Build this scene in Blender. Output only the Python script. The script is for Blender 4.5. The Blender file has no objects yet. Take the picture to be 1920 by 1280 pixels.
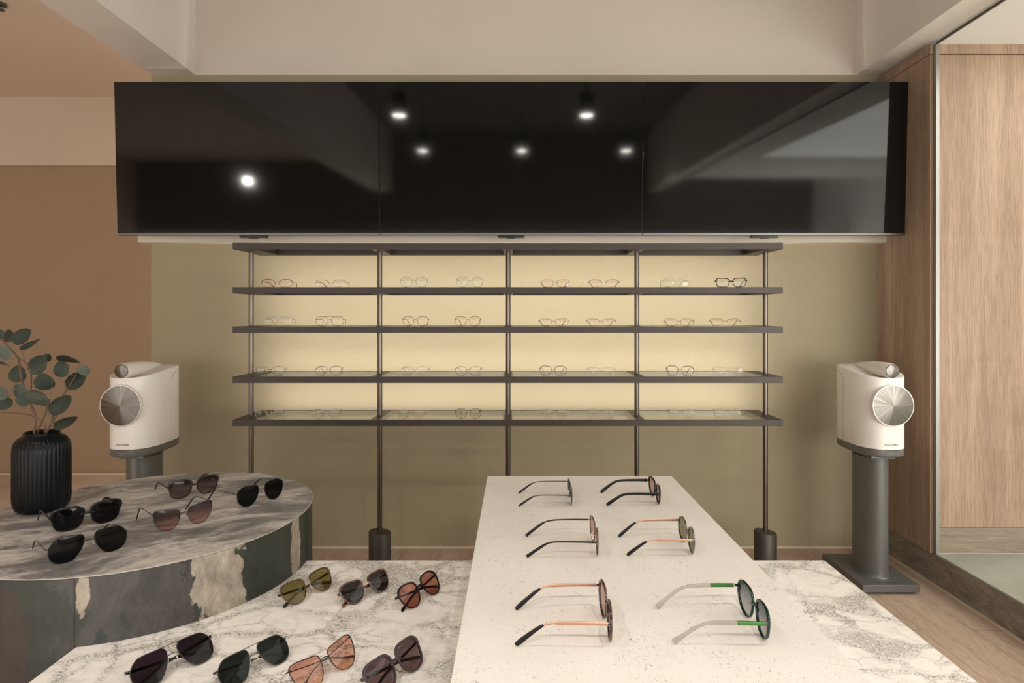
import bpy, bmesh, math, random
from mathutils import Vector, Matrix
random.seed(7)
C = bpy.context.scene.collection
S = bpy.context.scene
PI = math.pi
R = math.radians

# ------------------------------------------------------------------ camera, world, lights, exposure
EYE = 1.18
F = 1200.0                       # focal length in pixels of the 1920x1280 frame
cd = bpy.data.cameras.new('camera'); cam = bpy.data.objects.new('camera', cd); C.objects.link(cam)
cam.location = (0, 0, EYE); cam.rotation_euler = (PI/2, 0, 0)
cd.sensor_width = 36; cd.lens = 36*F/1920; cd.shift_x = -8/1920; cd.shift_y = -49/1920
cd.clip_start = .02; cd.clip_end = 60
S.camera = cam
S.view_settings.view_transform = 'Standard'; S.view_settings.look = 'None'
S.view_settings.exposure = 0.30; S.view_settings.gamma = 1; S.view_settings.use_curve_mapping = False
w = bpy.data.worlds.new('world'); S.world = w; w.use_nodes = True
w.node_tree.nodes['Background'].inputs[0].default_value = (1.0, .962, .918, 1)
w.node_tree.nodes['Background'].inputs[1].default_value = 2.3
S.cycles.use_denoising = True
S.cycles.max_bounces = 10; S.cycles.transparent_max_bounces = 24; S.cycles.diffuse_bounces = 4; S.cycles.glossy_bounces = 4
S.cycles.sample_clamp_indirect = 4
LAMP_W = 78; LED_W = .86; ROOM_W = 24; FILL_W = 56; TRACK_W = 24
def light(name, kind, loc, rot, energy, color=(1, .9, .78), parent=None, **kw):
    l = bpy.data.lights.new(name, kind); l.energy = energy; l.color = color
    for k, v in kw.items(): setattr(l, k, v)
    o = bpy.data.objects.new(name, l); C.objects.link(o); o.location = loc; o.rotation_euler = rot
    if parent: o.parent = parent
    return o
# added ceiling panel standing in for interior lamps of the glazed display room
light('display_room_light', 'AREA', (3.0, 1.6, 2.33), (0, 0, 0), ROOM_W, (1, .97, .92), shape='RECTANGLE', size=1.9, size_y=2.0)
# added fill light, tilted up to brighten the display room ceiling
light('display_ceiling_fill', 'AREA', (2.9, -1.15, 1.0), (R(115), 0, 0), FILL_W, (1, .97, .93), shape='RECTANGLE', size=1.9, size_y=1.5)

# ------------------------------------------------------------------ helpers
def P(px, py, s):                # a pixel and a scale (pixels per metre) -> a point
    return Vector(((px-968)/s, F/s, EYE-(py-591)/s))
def G(px, py, z):                # a pixel on a horizontal plane
    s = (py-591)/(EYE-z)
    return P(px, py, s)
def nt(m): return m.node_tree.nodes, m.node_tree.links
def mat(name, color, rough=.5, metal=0., spec=.5, **kw):
    m = bpy.data.materials.new(name); m.use_nodes = True
    b = m.node_tree.nodes['Principled BSDF']
    b.inputs['Base Color'].default_value = (*color, 1); b.inputs['Roughness'].default_value = rough
    b.inputs['Metallic'].default_value = metal; b.inputs['Specular IOR Level'].default_value = spec
    for k, v in kw.items(): b.inputs[k].default_value = v
    return m
def srgb(r, g, b):
    f = lambda c: (c/255/12.92) if c/255 <= .04045 else ((c/255+.055)/1.055)**2.4
    return (f(r), f(g), f(b))
def noise(n, l, co, scale, detail=4, rough=.5, dist=0.):
    t = n.new('ShaderNodeTexNoise'); t.inputs['Scale'].default_value = scale; t.inputs['Detail'].default_value = detail
    t.inputs['Roughness'].default_value = rough; t.inputs['Distortion'].default_value = dist
    l.new(co, t.inputs['Vector']); return t
def ramp(n, l, fac, stops):
    r = n.new('ShaderNodeValToRGB'); e = r.color_ramp.elements
    while len(e) < len(stops): e.new(.5)
    for i, (p, c) in enumerate(stops):
        e[i].position = p; e[i].color = (*c, 1) if len(c) == 3 else c
    l.new(fac, r.inputs[0]); return r
def coord(n, l, scale=(1, 1, 1), rot=(0, 0, 0)):
    tc = n.new('ShaderNodeTexCoord'); mp = n.new('ShaderNodeMapping')
    mp.inputs['Scale'].default_value = scale; mp.inputs['Rotation'].default_value = rot
    l.new(tc.outputs['Object'], mp.inputs[0]); return mp.outputs[0]
def coord_rs(n, l, rot, scale):
    tc = n.new('ShaderNodeTexCoord'); a = n.new('ShaderNodeMapping'); a.inputs['Rotation'].default_value = rot; l.new(tc.outputs['Object'], a.inputs[0])
    b = n.new('ShaderNodeMapping'); b.inputs['Scale'].default_value = scale; l.new(a.outputs[0], b.inputs[0]); return b.outputs[0]
def mixc(n, l, fac, a, b, mode='MIX'):
    m = n.new('ShaderNodeMix'); m.data_type = 'RGBA'; m.blend_type = mode
    for sock, v in ((m.inputs[0], fac), (m.inputs[6], a), (m.inputs[7], b)):
        if hasattr(v, 'is_output'): l.new(v, sock)
        elif isinstance(v, (int, float)): sock.default_value = v
        else: sock.default_value = (*v, 1)
    return m.outputs[2]
def bump(n, l, b, h, strength, dist):
    bp = n.new('ShaderNodeBump'); bp.inputs['Strength'].default_value = strength; bp.inputs['Distance'].default_value = dist
    l.new(h, bp.inputs['Height']); l.new(bp.outputs[0], b.inputs['Normal'])
def plaster(name, c, scale=90, strength=.25, rough=.75, var=.05, dist=.004):
    m = mat(name, c, rough, spec=.25); n, l = nt(m); b = n['Principled BSDF']; co = coord(n, l)
    a = noise(n, l, co, 1.3, 3); v = ramp(n, l, a.outputs[0], [(.3, tuple(x*(1-var) for x in c)), (.7, tuple(min(1, x*(1+var)) for x in c))])
    l.new(v.outputs[0], b.inputs['Base Color'])
    h = noise(n, l, co, scale, 3, .6); bump(n, l, b, h.outputs[0], strength, dist); return m
def wood(name, c1, c2, scale=(1, 1, 1), rot=(0, 0, 0), fine=9, rough=.5, plank=None):
    m = mat(name, c1, rough, spec=.3); n, l = nt(m); b = n['Principled BSDF']
    co = coord(n, l, scale, rot)
    a = noise(n, l, co, fine, 6, .62, .6); g = noise(n, l, co, fine*15, 4, .65)
    big = noise(n, l, co, fine*.22, 2, .5, 1.2)
    r1 = ramp(n, l, a.outputs[0], [(.32, c2), (.5, tuple((x+y)/2 for x, y in zip(c1, c2))), (.66, c1)])
    r2 = ramp(n, l, g.outputs[0], [(.40, (.80, .775, .75)), (.56, (1.03, 1.03, 1.03))])
    r3 = ramp(n, l, big.outputs[0], [(.3, (.86, .85, .84)), (.7, (1.0, 1.0, 1.0))])
    c = mixc(n, l, 1., r1.outputs[0], r2.outputs[0], 'MULTIPLY'); c = mixc(n, l, 1., c, r3.outputs[0], 'MULTIPLY')
    if plank:
        br = n.new('ShaderNodeTexBrick'); tc = coord(n, l, (1, 1, 1), (0, 0, PI/2)); l.new(tc, br.inputs['Vector'])
        br.inputs['Scale'].default_value = 1; br.inputs['Brick Width'].default_value = plank[0]; br.inputs['Row Height'].default_value = plank[1]
        br.inputs['Mortar Size'].default_value = .0012; br.inputs['Color1'].default_value = (1, 1, 1, 1); br.inputs['Color2'].default_value = (.88, .87, .86, 1)
        br.inputs['Mortar'].default_value = (.5, .45, .4, 1)
        c = mixc(n, l, 1., c, br.outputs[0], 'MULTIPLY')
    l.new(c, b.inputs['Base Color']); bump(n, l, b, g.outputs[0], .06, .001)
    return m
def tint_glass(name, top, bot=None, z0=.01, z1=.045, refl=.5, rough=.02):
    m = bpy.data.materials.new(name); m.use_nodes = True; n, l = nt(m); n.clear()
    out = n.new('ShaderNodeOutputMaterial'); mx = n.new('ShaderNodeMixShader'); tr = n.new('ShaderNodeBsdfTransparent'); gl = n.new('ShaderNodeBsdfGlossy')
    gl.inputs['Roughness'].default_value = rough
    lw = n.new('ShaderNodeLayerWeight'); lw.inputs[0].default_value = .5
    pw = n.new('ShaderNodeMath'); pw.operation = 'POWER'; pw.inputs[1].default_value = 5; l.new(lw.outputs['Facing'], pw.inputs[0])
    ma = n.new('ShaderNodeMath'); ma.operation = 'MULTIPLY_ADD'; ma.inputs[1].default_value = .60; ma.inputs[2].default_value = .04; l.new(pw.outputs[0], ma.inputs[0])
    ml = n.new('ShaderNodeMath'); ml.operation = 'MULTIPLY'; ml.inputs[1].default_value = refl; l.new(ma.outputs[0], ml.inputs[0])
    sq = lambda c: tuple(x**.5 for x in c)
    if bot is None: tr.inputs[0].default_value = (*sq(top), 1)
    else:
        tc = n.new('ShaderNodeTexCoord'); sp = n.new('ShaderNodeSeparateXYZ'); mr = n.new('ShaderNodeMapRange')
        mr.inputs[1].default_value = z0; mr.inputs[2].default_value = z1
        l.new(tc.outputs['Object'], sp.inputs[0]); l.new(sp.outputs[2], mr.inputs[0])
        l.new(mixc(n, l, mr.outputs[0], sq(bot), sq(top)), tr.inputs[0])
    l.new(ml.outputs[0], mx.inputs[0]); l.new(tr.outputs[0], mx.inputs[1]); l.new(gl.outputs[0], mx.inputs[2]); l.new(mx.outputs[0], out.inputs[0])
    return m

# ---- mesh builders
def MBox(bm, x0, x1, y0, y1, z0, z1, bev=0):
    vs = [bm.verts.new((x, y, z)) for x in (x0, x1) for y in (y0, y1) for z in (z0, z1)]
    fs = [(0, 1, 3, 2), (4, 6, 7, 5), (0, 4, 5, 1), (2, 3, 7, 6), (0, 2, 6, 4), (1, 5, 7, 3)]
    faces = [bm.faces.new([vs[i] for i in f]) for f in fs]
    if bev:
        ed = set(e for f in faces for e in f.edges)
        bmesh.ops.bevel(bm, geom=list(ed), offset=bev, segments=2, affect='EDGES', profile=.6)
def MSweep(bm, pts, wd, ref, closed=False, shift=0., nc=8, square=.6, cap=True):
    """section w (across ref) x d (along ref-ish) carried along pts; shift moves it along the in-plane normal by shift*w"""
    N = len(pts); rings = []
    for i, p in enumerate(pts):
        p = Vector(p)
        a_ = Vector(pts[(i+1) % N]) if closed or i < N-1 else p
        b_ = Vector(pts[(i-1) % N]) if closed or i > 0 else p
        t = (a_-b_).normalized(); rf = Vector(ref)
        a = t.cross(rf)
        a = a.normalized() if a.length > 1e-6 else Vector((0, 0, 1)); b = a.cross(t).normalized()
        ww, dd = wd[i] if isinstance(wd, list) else wd
        c = p + a*(shift*ww)
        ring = []
        for k in range(nc):
            th = 2*PI*(k+.5)/nc; cx, sx = math.cos(th), math.sin(th)
            ring.append(bm.verts.new(c + a*(math.copysign(abs(cx)**square, cx)*ww/2) + b*(math.copysign(abs(sx)**square, sx)*dd/2)))
        rings.append(ring)
    M = N if closed else N-1
    for i in range(M):
        r0, r1 = rings[i], rings[(i+1) % N]
        for k in range(nc):
            bm.faces.new((r0[k], r0[(k+1) % nc], r1[(k+1) % nc], r1[k]))
    if not closed and cap:
        bm.faces.new(rings[0][::-1]); bm.faces.new(rings[-1])
def MLathe(bm, prof, n=48, c=(0, 0, 0), axis='Z', radf=None, caps=True):
    rings = []
    for (r, z) in prof:
        ring = []
        for k in range(n):
            th = 2*PI*k/n; rr = r*(radf(th, z) if radf else 1)
            v = (rr*math.cos(th), rr*math.sin(th), z) if axis == 'Z' else (rr*math.cos(th), z, rr*math.sin(th))
            ring.append(bm.verts.new((v[0]+c[0], v[1]+c[1], v[2]+c[2])))
        rings.append(ring)
    for a, b in zip(rings, rings[1:]):
        for k in range(n): bm.faces.new((a[k], a[(k+1) % n], b[(k+1) % n], b[k]))
    if caps: bm.faces.new(rings[0][::-1]); bm.faces.new(rings[-1])
def MPrism(bm, poly, z0, z1):
    a = [bm.verts.new((x, y, z0)) for x, y in poly]; b = [bm.verts.new((x, y, z1)) for x, y in poly]
    n = len(poly)
    for k in range(n): bm.faces.new((a[k], a[(k+1) % n], b[(k+1) % n], b[k]))
    bm.faces.new(a[::-1]); bm.faces.new(b)
def smooth_curve(pts, n, closed=True):
    pts = [Vector(p) for p in pts]; N = len(pts); out = []
    segs = N if closed else N-1
    for j in range(n):
        u = j/n*segs if closed else j/(n-1)*segs
        i = min(int(u), segs-1); t = u-i
        g = (lambda k: pts[k % N]) if closed else (lambda k: pts[max(0, min(N-1, k))])
        p0, p1, p2, p3 = g(i-1), g(i), g(i+1), g(i+2)
        out.append(.5*((2*p1)+(p2-p0)*t+(2*p0-5*p1+4*p2-p3)*t*t+(3*p1-p0-3*p2+p3)*t**3))
    return out
def obj(name, bm, m, parent=None, smooth=False, angle=35):
    bmesh.ops.recalc_face_normals(bm, faces=bm.faces[:])
    me = bpy.data.meshes.new(name); bm.to_mesh(me); bm.free()
    for mm in (m if isinstance(m, (list, tuple)) else [m]): me.materials.append(mm)
    if smooth:
        me.polygons.foreach_set('use_smooth', [True]*len(me.polygons))
        try: me.set_sharp_from_angle(angle=R(angle))
        except Exception: pass
    o = bpy.data.objects.new(name, me); C.objects.link(o)
    if parent: o.parent = parent
    return o
def box(name, x0, x1, y0, y1, z0, z1, m, parent=None, bev=0):
    bm = bmesh.new(); MBox(bm, x0, x1, y0, y1, z0, z1, bev); return obj(name, bm, m, parent)
def tag(o, label=None, cat=None, group=None, kind=None):
    if label: o['label'] = label
    if cat: o['category'] = cat
    if group: o['group'] = group
    if kind: o['kind'] = kind
    return o
def struct(o, label): return tag(o, label, kind='structure')
def thing(name, label, cat, loc=(0, 0, 0), rz=0, group=None):
    o = bpy.data.objects.new(name, None); C.objects.link(o); o.location = loc; o.rotation_euler = (0, 0, rz); o.empty_display_size = .05
    return tag(o, label, cat, group)

# ------------------------------------------------------------------ materials
M_wallpaper = plaster('olive_wallpaper', (.345, .29, .19), 160, .42, .6, .04, .004)
M_upper = plaster('pale_paint', (.64, .565, .48), 60, .08)
M_beam = plaster('beam_paint', (.84, .78, .71), 60, .06)
M_brown = plaster('brown_paint', (.385, .275, .18), 30, .03, .65, .03)
M_brownlite = plaster('light_brown_paint', (.68, .56, .455), 30, .03, .65, .03)
M_backceil = plaster('beige_ceiling_paint', (.74, .62, .50), 30, .03, .65, .03)
M_ceil = plaster('dark_ceiling_paint', (.20, .18, .155), 30, .03)
M_white = plaster('white_ceiling_paint', (.90, .88, .84), 30, .02)
M_ledge = plaster('cream_ledge_paint', (.66, .60, .50), 30, .02)
M_floor = wood('pale_oak_floor', (.61, .475, .37), (.51, .39, .295), (4.5, .35, 1), fine=3, rough=.55, plank=(1.2, .19))
M_oak = wood('oak_veneer', (.45, .318, .228), (.315, .213, .146), (6, 6, .28), fine=2.6, rough=.45)
M_oakh = wood('grey_oak_plinth', (.36, .29, .225), (.22, .175, .135), (.35, 4, 7), fine=3, rough=.5)
M_kerb = None
def mk_kerb():
    m = mat('weathered_kerb', (.2, .17, .14), .8, spec=.2); n, l = nt(m); b = n['Principled BSDF']; co = coord(n, l, (1, 1, 3.5))
    a = noise(n, l, co, 7, 6, .65, .8); c = noise(n, l, co, 55, 4, .7, 1.)
    r = ramp(n, l, a.outputs[0], [(.3, (.19, .16, .13)), (.55, (.30, .255, .205)), (.75, (.42, .36, .295))])
    r2 = ramp(n, l, c.outputs[0], [(.35, (.7, .7, .7)), (.65, (1.1, 1.1, 1.1))])
    l.new(mixc(n, l, 1., r.outputs[0], r2.outputs[0], 'MULTIPLY'), b.inputs['Base Color']); bump(n, l, b, c.outputs[0], .5, .004); return m
M_kerb = mk_kerb()
M_caulk = mat('cream_caulk', (.62, .50, .38), .7)
def mk_concrete():
    m = mat('green_grey_concrete', (.4, .42, .36), .45); n, l = nt(m); b = n['Principled BSDF']; co = coord(n, l)
    a = noise(n, l, co, 2.2, 6, .6, .8); r = ramp(n, l, a.outputs[0], [(.3, (.27, .29, .24)), (.7, (.40, .41, .35))]); l.new(r.outputs[0], b.inputs['Base Color']); return m
M_conc = mk_concrete()
def mk_marble():
    m = mat('white_breccia_marble', (.8, .75, .68), .32); n, l = nt(m); b = n['Principled BSDF']
    co = coord(n, l, (1, 1.25, 1), (0, 0, .35))
    wv = noise(n, l, co, 5, 5, .62)
    ad = n.new('ShaderNodeMix'); ad.data_type = 'VECTOR'; ad.inputs[0].default_value = .13; l.new(co, ad.inputs[4]); l.new(wv.outputs[1], ad.inputs[5]); wc = ad.outputs[1]
    vo = n.new('ShaderNodeTexVoronoi'); vo.feature = 'DISTANCE_TO_EDGE'; vo.inputs['Scale'].default_value = 8.5; l.new(wc, vo.inputs['Vector'])
    v2 = n.new('ShaderNodeTexVoronoi'); v2.feature = 'DISTANCE_TO_EDGE'; v2.inputs['Scale'].default_value = 19; l.new(wc, v2.inputs['Vector'])
    vc = n.new('ShaderNodeTexVoronoi'); vc.inputs['Scale'].default_value = 8.5; l.new(wc, vc.inputs['Vector'])
    grain = noise(n, l, co, 190, 4, .75); mid = noise(n, l, co, 4.5, 5, .65)
    base = ramp(n, l, noise(n, l, co, 26, 5, .7).outputs[0], [(.33, (.74, .695, .635)), (.5, (.84, .795, .735)), (.7, (.89, .85, .80))]).outputs[0]
    # thin veins, broken by grain and by a slow mask
    def vein(src, wdt, lo, hi):
        e = ramp(n, l, src, [(0., (1, 1, 1)), (wdt, (0, 0, 0))]).outputs[0]
        g = ramp(n, l, grain.outputs[0], [(.44, (0, 0, 0)), (.56, (1, 1, 1))]).outputs[0]
        k = ramp(n, l, mid.outputs[0], [(lo, (0, 0, 0)), (hi, (1, 1, 1))]).outputs[0]
        return mixc(n, l, 1., mixc(n, l, 1., e, g, 'MULTIPLY'), k, 'MULTIPLY')
    c = mixc(n, l, vein(vo.outputs['Distance'], .10, .36, .50), base, (.15, .135, .11))
    c = mixc(n, l, vein(v2.outputs['Distance'], .09, .42, .56), c, (.26, .235, .20))
    # some whole fragments are grey and speckled
    sx = n.new('ShaderNodeSeparateColor'); l.new(vc.outputs['Color'], sx.inputs[0])
    sel = ramp(n, l, sx.outputs[0], [(.76, (0, 0, 0)), (.79, (1, 1, 1))]).outputs[0]
    g2 = ramp(n, l, grain.outputs[0], [(.38, (0, 0, 0)), (.60, (1, 1, 1))]).outputs[0]
    sel = mixc(n, l, 1., sel, g2, 'MULTIPLY'); ins = ramp(n, l, vo.outputs['Distance'], [(.03, (0, 0, 0)), (.10, (1, 1, 1))]).outputs[0]
    c = mixc(n, l, mixc(n, l, 1., sel, ins, 'MULTIPLY'), c, (.26, .235, .20))
    l.new(c, b.inputs['Base Color']); return m
M_marble = mk_marble()
def mk_trav():
    m = mat('white_travertine', (.8, .74, .67), .42, spec=.35); n, l = nt(m); b = n['Principled BSDF']
    co = coord(n, l, (1.6, 1, 1)); co2 = coord(n, l, (1, 1, 1))
    p = noise(n, l, co, 150, 3, .55, 1.1); k = noise(n, l, co2, 13, 3, .6); mk = ramp(n, l, k.outputs[0], [(.40, (0, 0, 0)), (.66, (1, 1, 1))]).outputs[0]
    pit = ramp(n, l, p.outputs[0], [(.63, (0, 0, 0)), (.66, (1, 1, 1))]).outputs[0]
    f = noise(n, l, co, 330, 2, .5, .8); pf = ramp(n, l, f.outputs[0], [(.67, (0, 0, 0)), (.70, (.8, .8, .8))]).outputs[0]
    base = ramp(n, l, noise(n, l, co2, 5, 4).outputs[0], [(.3, (.75, .70, .645)), (.7, (.82, .775, .72))]).outputs[0]
    pm = mixc(n, l, 1., mixc(n, l, 1., pit, mk, 'MULTIPLY'), pf, 'LIGHTEN')
    l.new(mixc(n, l, pm, base, (.36, .315, .26)), b.inputs['Base Color'])
    iv = n.new('ShaderNodeInvert'); l.new(pm, iv.inputs[1]); bump(n, l, b, iv.outputs[0], .3, .001); return m
M_trav = mk_trav()
def mk_slate_side():
    m = mat('slate_veneer', (.1, .1, .09), .5, spec=.4); n, l = nt(m); b = n['Principled BSDF']
    co = coord(n, l, (1, 1, .62)); big = noise(n, l, co, 3.3, 6, .62, .35); tan = noise(n, l, coord(n, l, (1.1, 1.1, .55)), 4.3, 8, .58, .5)
    fine = noise(n, l, co, 30, 6, .7, .5)
    c = ramp(n, l, big.outputs[0], [(.34, (.020, .025, .019)), (.56, (.040, .045, .037)), (.567, (.060, .057, .053)), (.64, (.07, .064, .06)), (.647, (.036, .042, .042))]).outputs[0]
    def blob(p, r, zs=.30, z0=.62):
        tcn = n.new('ShaderNodeTexCoord'); mp = n.new('ShaderNodeMapping'); mp.inputs['Location'].default_value = (-p[0], -p[1], -z0*zs); mp.inputs['Scale'].default_value = (1, 1, zs); l.new(tcn.outputs['Object'], mp.inputs[0])
        ln = n.new('ShaderNodeVectorMath'); ln.operation = 'LENGTH'; l.new(mp.outputs[0], ln.inputs[0])
        dn = noise(n, l, coord(n, l, (1, 1, .8)), 17, 6, .62, .3)
        a = n.new('ShaderNodeMath'); a.operation = 'MULTIPLY_ADD'; a.inputs[1].default_value = -2.2*r; a.inputs[2].default_value = 1.1*r; l.new(dn.outputs[0], a.inputs[0])
        b2 = n.new('ShaderNodeMath'); b2.operation = 'ADD'; l.new(ln.outputs['Value'], b2.inputs[0]); l.new(a.outputs[0], b2.inputs[1])
        mr = n.new('ShaderNodeMapRange'); mr.inputs[1].default_value = r*1.06; mr.inputs[2].default_value = r*.98; l.new(b2.outputs[0], mr.inputs[0]); return mr.outputs[0]
    mv = ramp(n, l, fine.outputs[0], [(.3, (.044, .040, .037)), (.7, (.068, .061, .057))]).outputs[0]
    c = mixc(n, l, blob((.205, -.335), .062, .4, .60), c, mv); c = mixc(n, l, blob((-.06, -.40), .07, .5, .52), c, (.045, .038, .033))
    t = mixc(n, l, 1., blob((.285, -.25), .052, .26, .64), blob((.37, -.05), .028, .2, .64), 'LIGHTEN')
    t = mixc(n, l, 1., t, blob((.10, -.398), .013, .3, .65), 'LIGHTEN'); t = mixc(n, l, 1., t, blob((.30, .26), .03, .3, .62), 'LIGHTEN')
    tc = ramp(n, l, fine.outputs[0], [(.3, (.22, .185, .145)), (.7, (.37, .315, .25))]).outputs[0]
    c = mixc(n, l, t, c, tc)
    d = ramp(n, l, fine.outputs[0], [(.3, (.72, .72, .72)), (.7, (1.15, 1.15, 1.15))]).outputs[0]
    l.new(mixc(n, l, 1., c, d, 'MULTIPLY'), b.inputs['Base Color']); bump(n, l, b, fine.outputs[0], .35, .003); return m
def mk_slate_top():
    m = mat('cloudy_grey_stone_top', (.3, .28, .26), .42, spec=.4); n, l = nt(m); b = n['Principled BSDF']
    co = coord_rs(n, l, (0, 0, -.5), (1.0, 2.0, 1)); a = noise(n, l, co, 4.2, 8, .70, .5); f = noise(n, l, co, 24, 7, .75, .4)
    c = ramp(n, l, a.outputs[0], [(.32, (.11, .108, .104)), (.45, (.20, .19, .18)), (.51, (.38, .355, .33)), (.57, (.54, .49, .44)), (.67, (.25, .237, .225))]).outputs[0]
    d = ramp(n, l, f.outputs[0], [(.3, (.68, .68, .69)), (.5, (.95, .95, .95)), (.72, (1.25, 1.23, 1.2))]).outputs[0]
    l.new(mixc(n, l, 1., c, d, 'MULTIPLY'), b.inputs['Base Color']); bump(n, l, b, f.outputs[0], .2, .002); return m
M_slate = mk_slate_side(); M_slatetop = mk_slate_top(); M_edge = mat('pale_stone_edge', (.42, .38, .34), .4)
M_bronze = mat('bronze_metal', (.042, .031, .025), .42, .3); M_bronze2 = mat('bronze_tube', (.16, .135, .118), .28, .9)
M_litrail = mat('lit_rail_silver', (.42, .40, .37), .4, .5); M_darkbase = mat('dark_bronze_base', (.055, .048, .04), .45, .4)  # pale silver stands for the lit inner faces of the rails
M_pane = tint_glass('shelf_glass', (.93, .96, .92), refl=1.); M_paneedge = mat('green_glass_edge', (.10, .22, .16), .2)
M_window = tint_glass('window_glass', (.97, .985, .97), refl=.3)
M_screen = mat('black_screen', (.004, .004, .004), .06, spec=.55); M_screen.node_tree.nodes['Principled BSDF'].inputs['Coat Weight'].default_value = 0
M_bezel = mat('grey_bezel', (.16, .15, .14), .35, .8); M_blackpl = mat('black_plastic', (.012, .012, .012), .3)
M_spkwhite = mat('speaker_white', (.84, .80, .75), .35); M_spkgrey = mat('speaker_grey', (.16, .16, .15), .4, .3); M_stand = mat('stand_grey', (.15, .15, .142), .38, .35)
M_seam = mat('grey_seam', (.28, .26, .24), .6)
def mk_brushed():
    m = mat('brushed_mesh_grille', (.17, .155, .14), .27, 1.); n, l = nt(m); b = n['Principled BSDF']
    b.inputs['Anisotropic'].default_value = .96
    tg = n.new('ShaderNodeTangent'); tg.direction_type = 'RADIAL'; tg.axis = 'Y'; l.new(tg.outputs[0], b.inputs['Tangent'])
    tc0 = n.new('ShaderNodeTexCoord'); sp0 = n.new('ShaderNodeSeparateXYZ'); l.new(tc0.outputs['Object'], sp0.inputs[0])
    at = n.new('ShaderNodeMath'); at.operation = 'ARCTAN2'; l.new(sp0.outputs[2], at.inputs[0]); l.new(sp0.outputs[0], at.inputs[1])
    nz = n.new('ShaderNodeTexNoise'); nz.noise_dimensions = '1D'; nz.inputs['Scale'].default_value = 5; nz.inputs['Detail'].default_value = 6; nz.inputs['Roughness'].default_value = .75; l.new(at.outputs[0], nz.inputs['W'])
    l.new(ramp(n, l, nz.outputs[0], [(.3, (.13, .118, .105)), (.5, (.175, .16, .145)), (.7, (.25, .23, .21))]).outputs[0], b.inputs['Base Color'])
    tc = n.new('ShaderNodeTexCoord'); wv = n.new('ShaderNodeTexWave'); wv.wave_type = 'RINGS'; wv.rings_direction = 'Y'; wv.inputs['Scale'].default_value = 90; wv.inputs['Distortion'].default_value = .3
    l.new(tc.outputs['Object'], wv.inputs[0]); bump(n, l, b, wv.outputs[1], .03, .0004); return m
M_grille = mk_brushed(); M_ring = mat('polished_ring', (.45, .41, .37), .2, .95)
M_vase = mat('black_glazed_ceramic', (.006, .006, .007), .24, spec=.16)
def mk_leaf(name, a, b_):
    m = mat(name, a, .5, spec=.35); n, l = nt(m); b = n['Principled BSDF']; co = coord(n, l)
    t = noise(n, l, co, 28, 4, .6); r = ramp(n, l, t.outputs[0], [(.3, a), (.7, b_)]); l.new(r.outputs[0], b.inputs['Base Color']); return m
M_leaf = mk_leaf('eucalyptus_leaf', (.052, .068, .05), (.10, .118, .09)); M_leaf2 = mk_leaf('pale_eucalyptus_leaf', (.12, .14, .115), (.19, .21, .175)); M_stem = mat('brown_stem', (.13, .075, .05), .7)

# ------------------------------------------------------------------ setting
YW = F/370                                                     # back wall plane
box_s = lambda n, a, l_: struct(box(n, *a), l_)
box_s('floor', (-5, 3.9, -2.5, 5.2, -.06, 0, M_floor), 'pale oak plank floor')
box_s('wall_back', (-1.85, 1.90, YW, YW+.15, 0, 2.398, M_wallpaper), 'olive textured wallpaper wall behind the eyewear shelves')
box_s('wall_upper', (-1.85, 3.9, YW-.0, YW+.15, 2.3985, 3.2, M_upper), 'pale beige painted wall above the television screens')
box_s('wall_recess', (-5, -1.0, 4.76, 4.9, 0, 2.29, M_brown), 'brown wall of the recess at the left')
box_s('wall_soffit', (-5, -1.0, 4.745, 4.9, 2.2905, 2.80, M_brownlite), 'lighter brown upper band of the recess wall')
box_s('wall_left', (-5.15, -5, -2.5, 4.9, 0, 3.2, M_brownlite), 'light brown side wall far left')
box_s('wall_right', (3.9, 4.05, -2.5, 3.4, 0, 3.2, M_white), 'white end wall of the display room')
box_s('wall_rear', (-5, 3.9, -2.62, -2.5, 1.84, 3.2, M_ceil), 'unseen dark upper wall added behind the viewer to darken the television reflections')  # added out of view; world light enters below, clear of the screen reflections
box_s('ceiling', (-1.85, 1.72, -2.5, YW, 3.15, 3.22, M_ceil), 'dark painted shop ceiling')
# recess ceiling, beige (left of the beam)
box_s('ceiling_recess', (-5, -1.852, -2.5, 4.9, 2.80, 2.86, M_backceil), 'beige ceiling of the recess at the left')
box_s('ceiling_display', (1.86, 3.9, -1.0, YW, 2.375, 2.45, M_white), 'white ceiling of the glazed display room')
box_s('trim_1', (-1.85, -1.625, -2.5, YW, 2.398, 3.15, M_beam), 'pale beam running along the ceiling at left')
box_s('trim_2', (1.718, 1.86, -2.5, YW, 2.394, 3.15, M_beam), 'pale beam running along the ceiling at right')
box_s('trim_3', (-1.866, 1.8255, 3.155, YW, 1.539, 2.30, M_ledge), 'cream boxed ledge on the wall behind the televisions')
box_s('trim_4', (1.832, 1.852, -1.2, 2.8235, 0, .131, M_kerb), 'weathered dark kerb under the glass partition')
box_s('trim_5', (1.822, 1.8315, -1.2, YW, 0, .006, M_caulk), 'thin cream sealing line along the kerb')
box_s('baseboard_back', (-1.85, 1.80, YW-.004, YW-.0005, 0, .012, M_caulk), 'thin cream sealing line under the back wall')
box_s('baseboard_right', (1.832, 1.852, 2.824, YW-.001, .0, .131, M_kerb), 'weathered dark base strip under the cabinet side')
box_s('baseboard_left', (-5, -1.86, 4.735, 4.745, 0, .014, M_caulk), 'thin cream base strip along the recess wall')
box_s('floor_display', (1.8525, 3.9, -1.2, 2.822, 0, .128, M_conc), 'raised green grey concrete floor of the display room')
wn = struct(thing('window_1', None, None, (0, 0, 0)), 'tall clear glass partition of the display room')
box('glass_pane', 1.840, 1.850, -1.0, 2.800, .1315, 2.372, M_window, wn)
box('metal_channel', 1.8375, 1.852, 2.801, 2.8225, .1315, 2.372, mat('satin_aluminium', (.33, .325, .31), .35, .8), wn)
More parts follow.
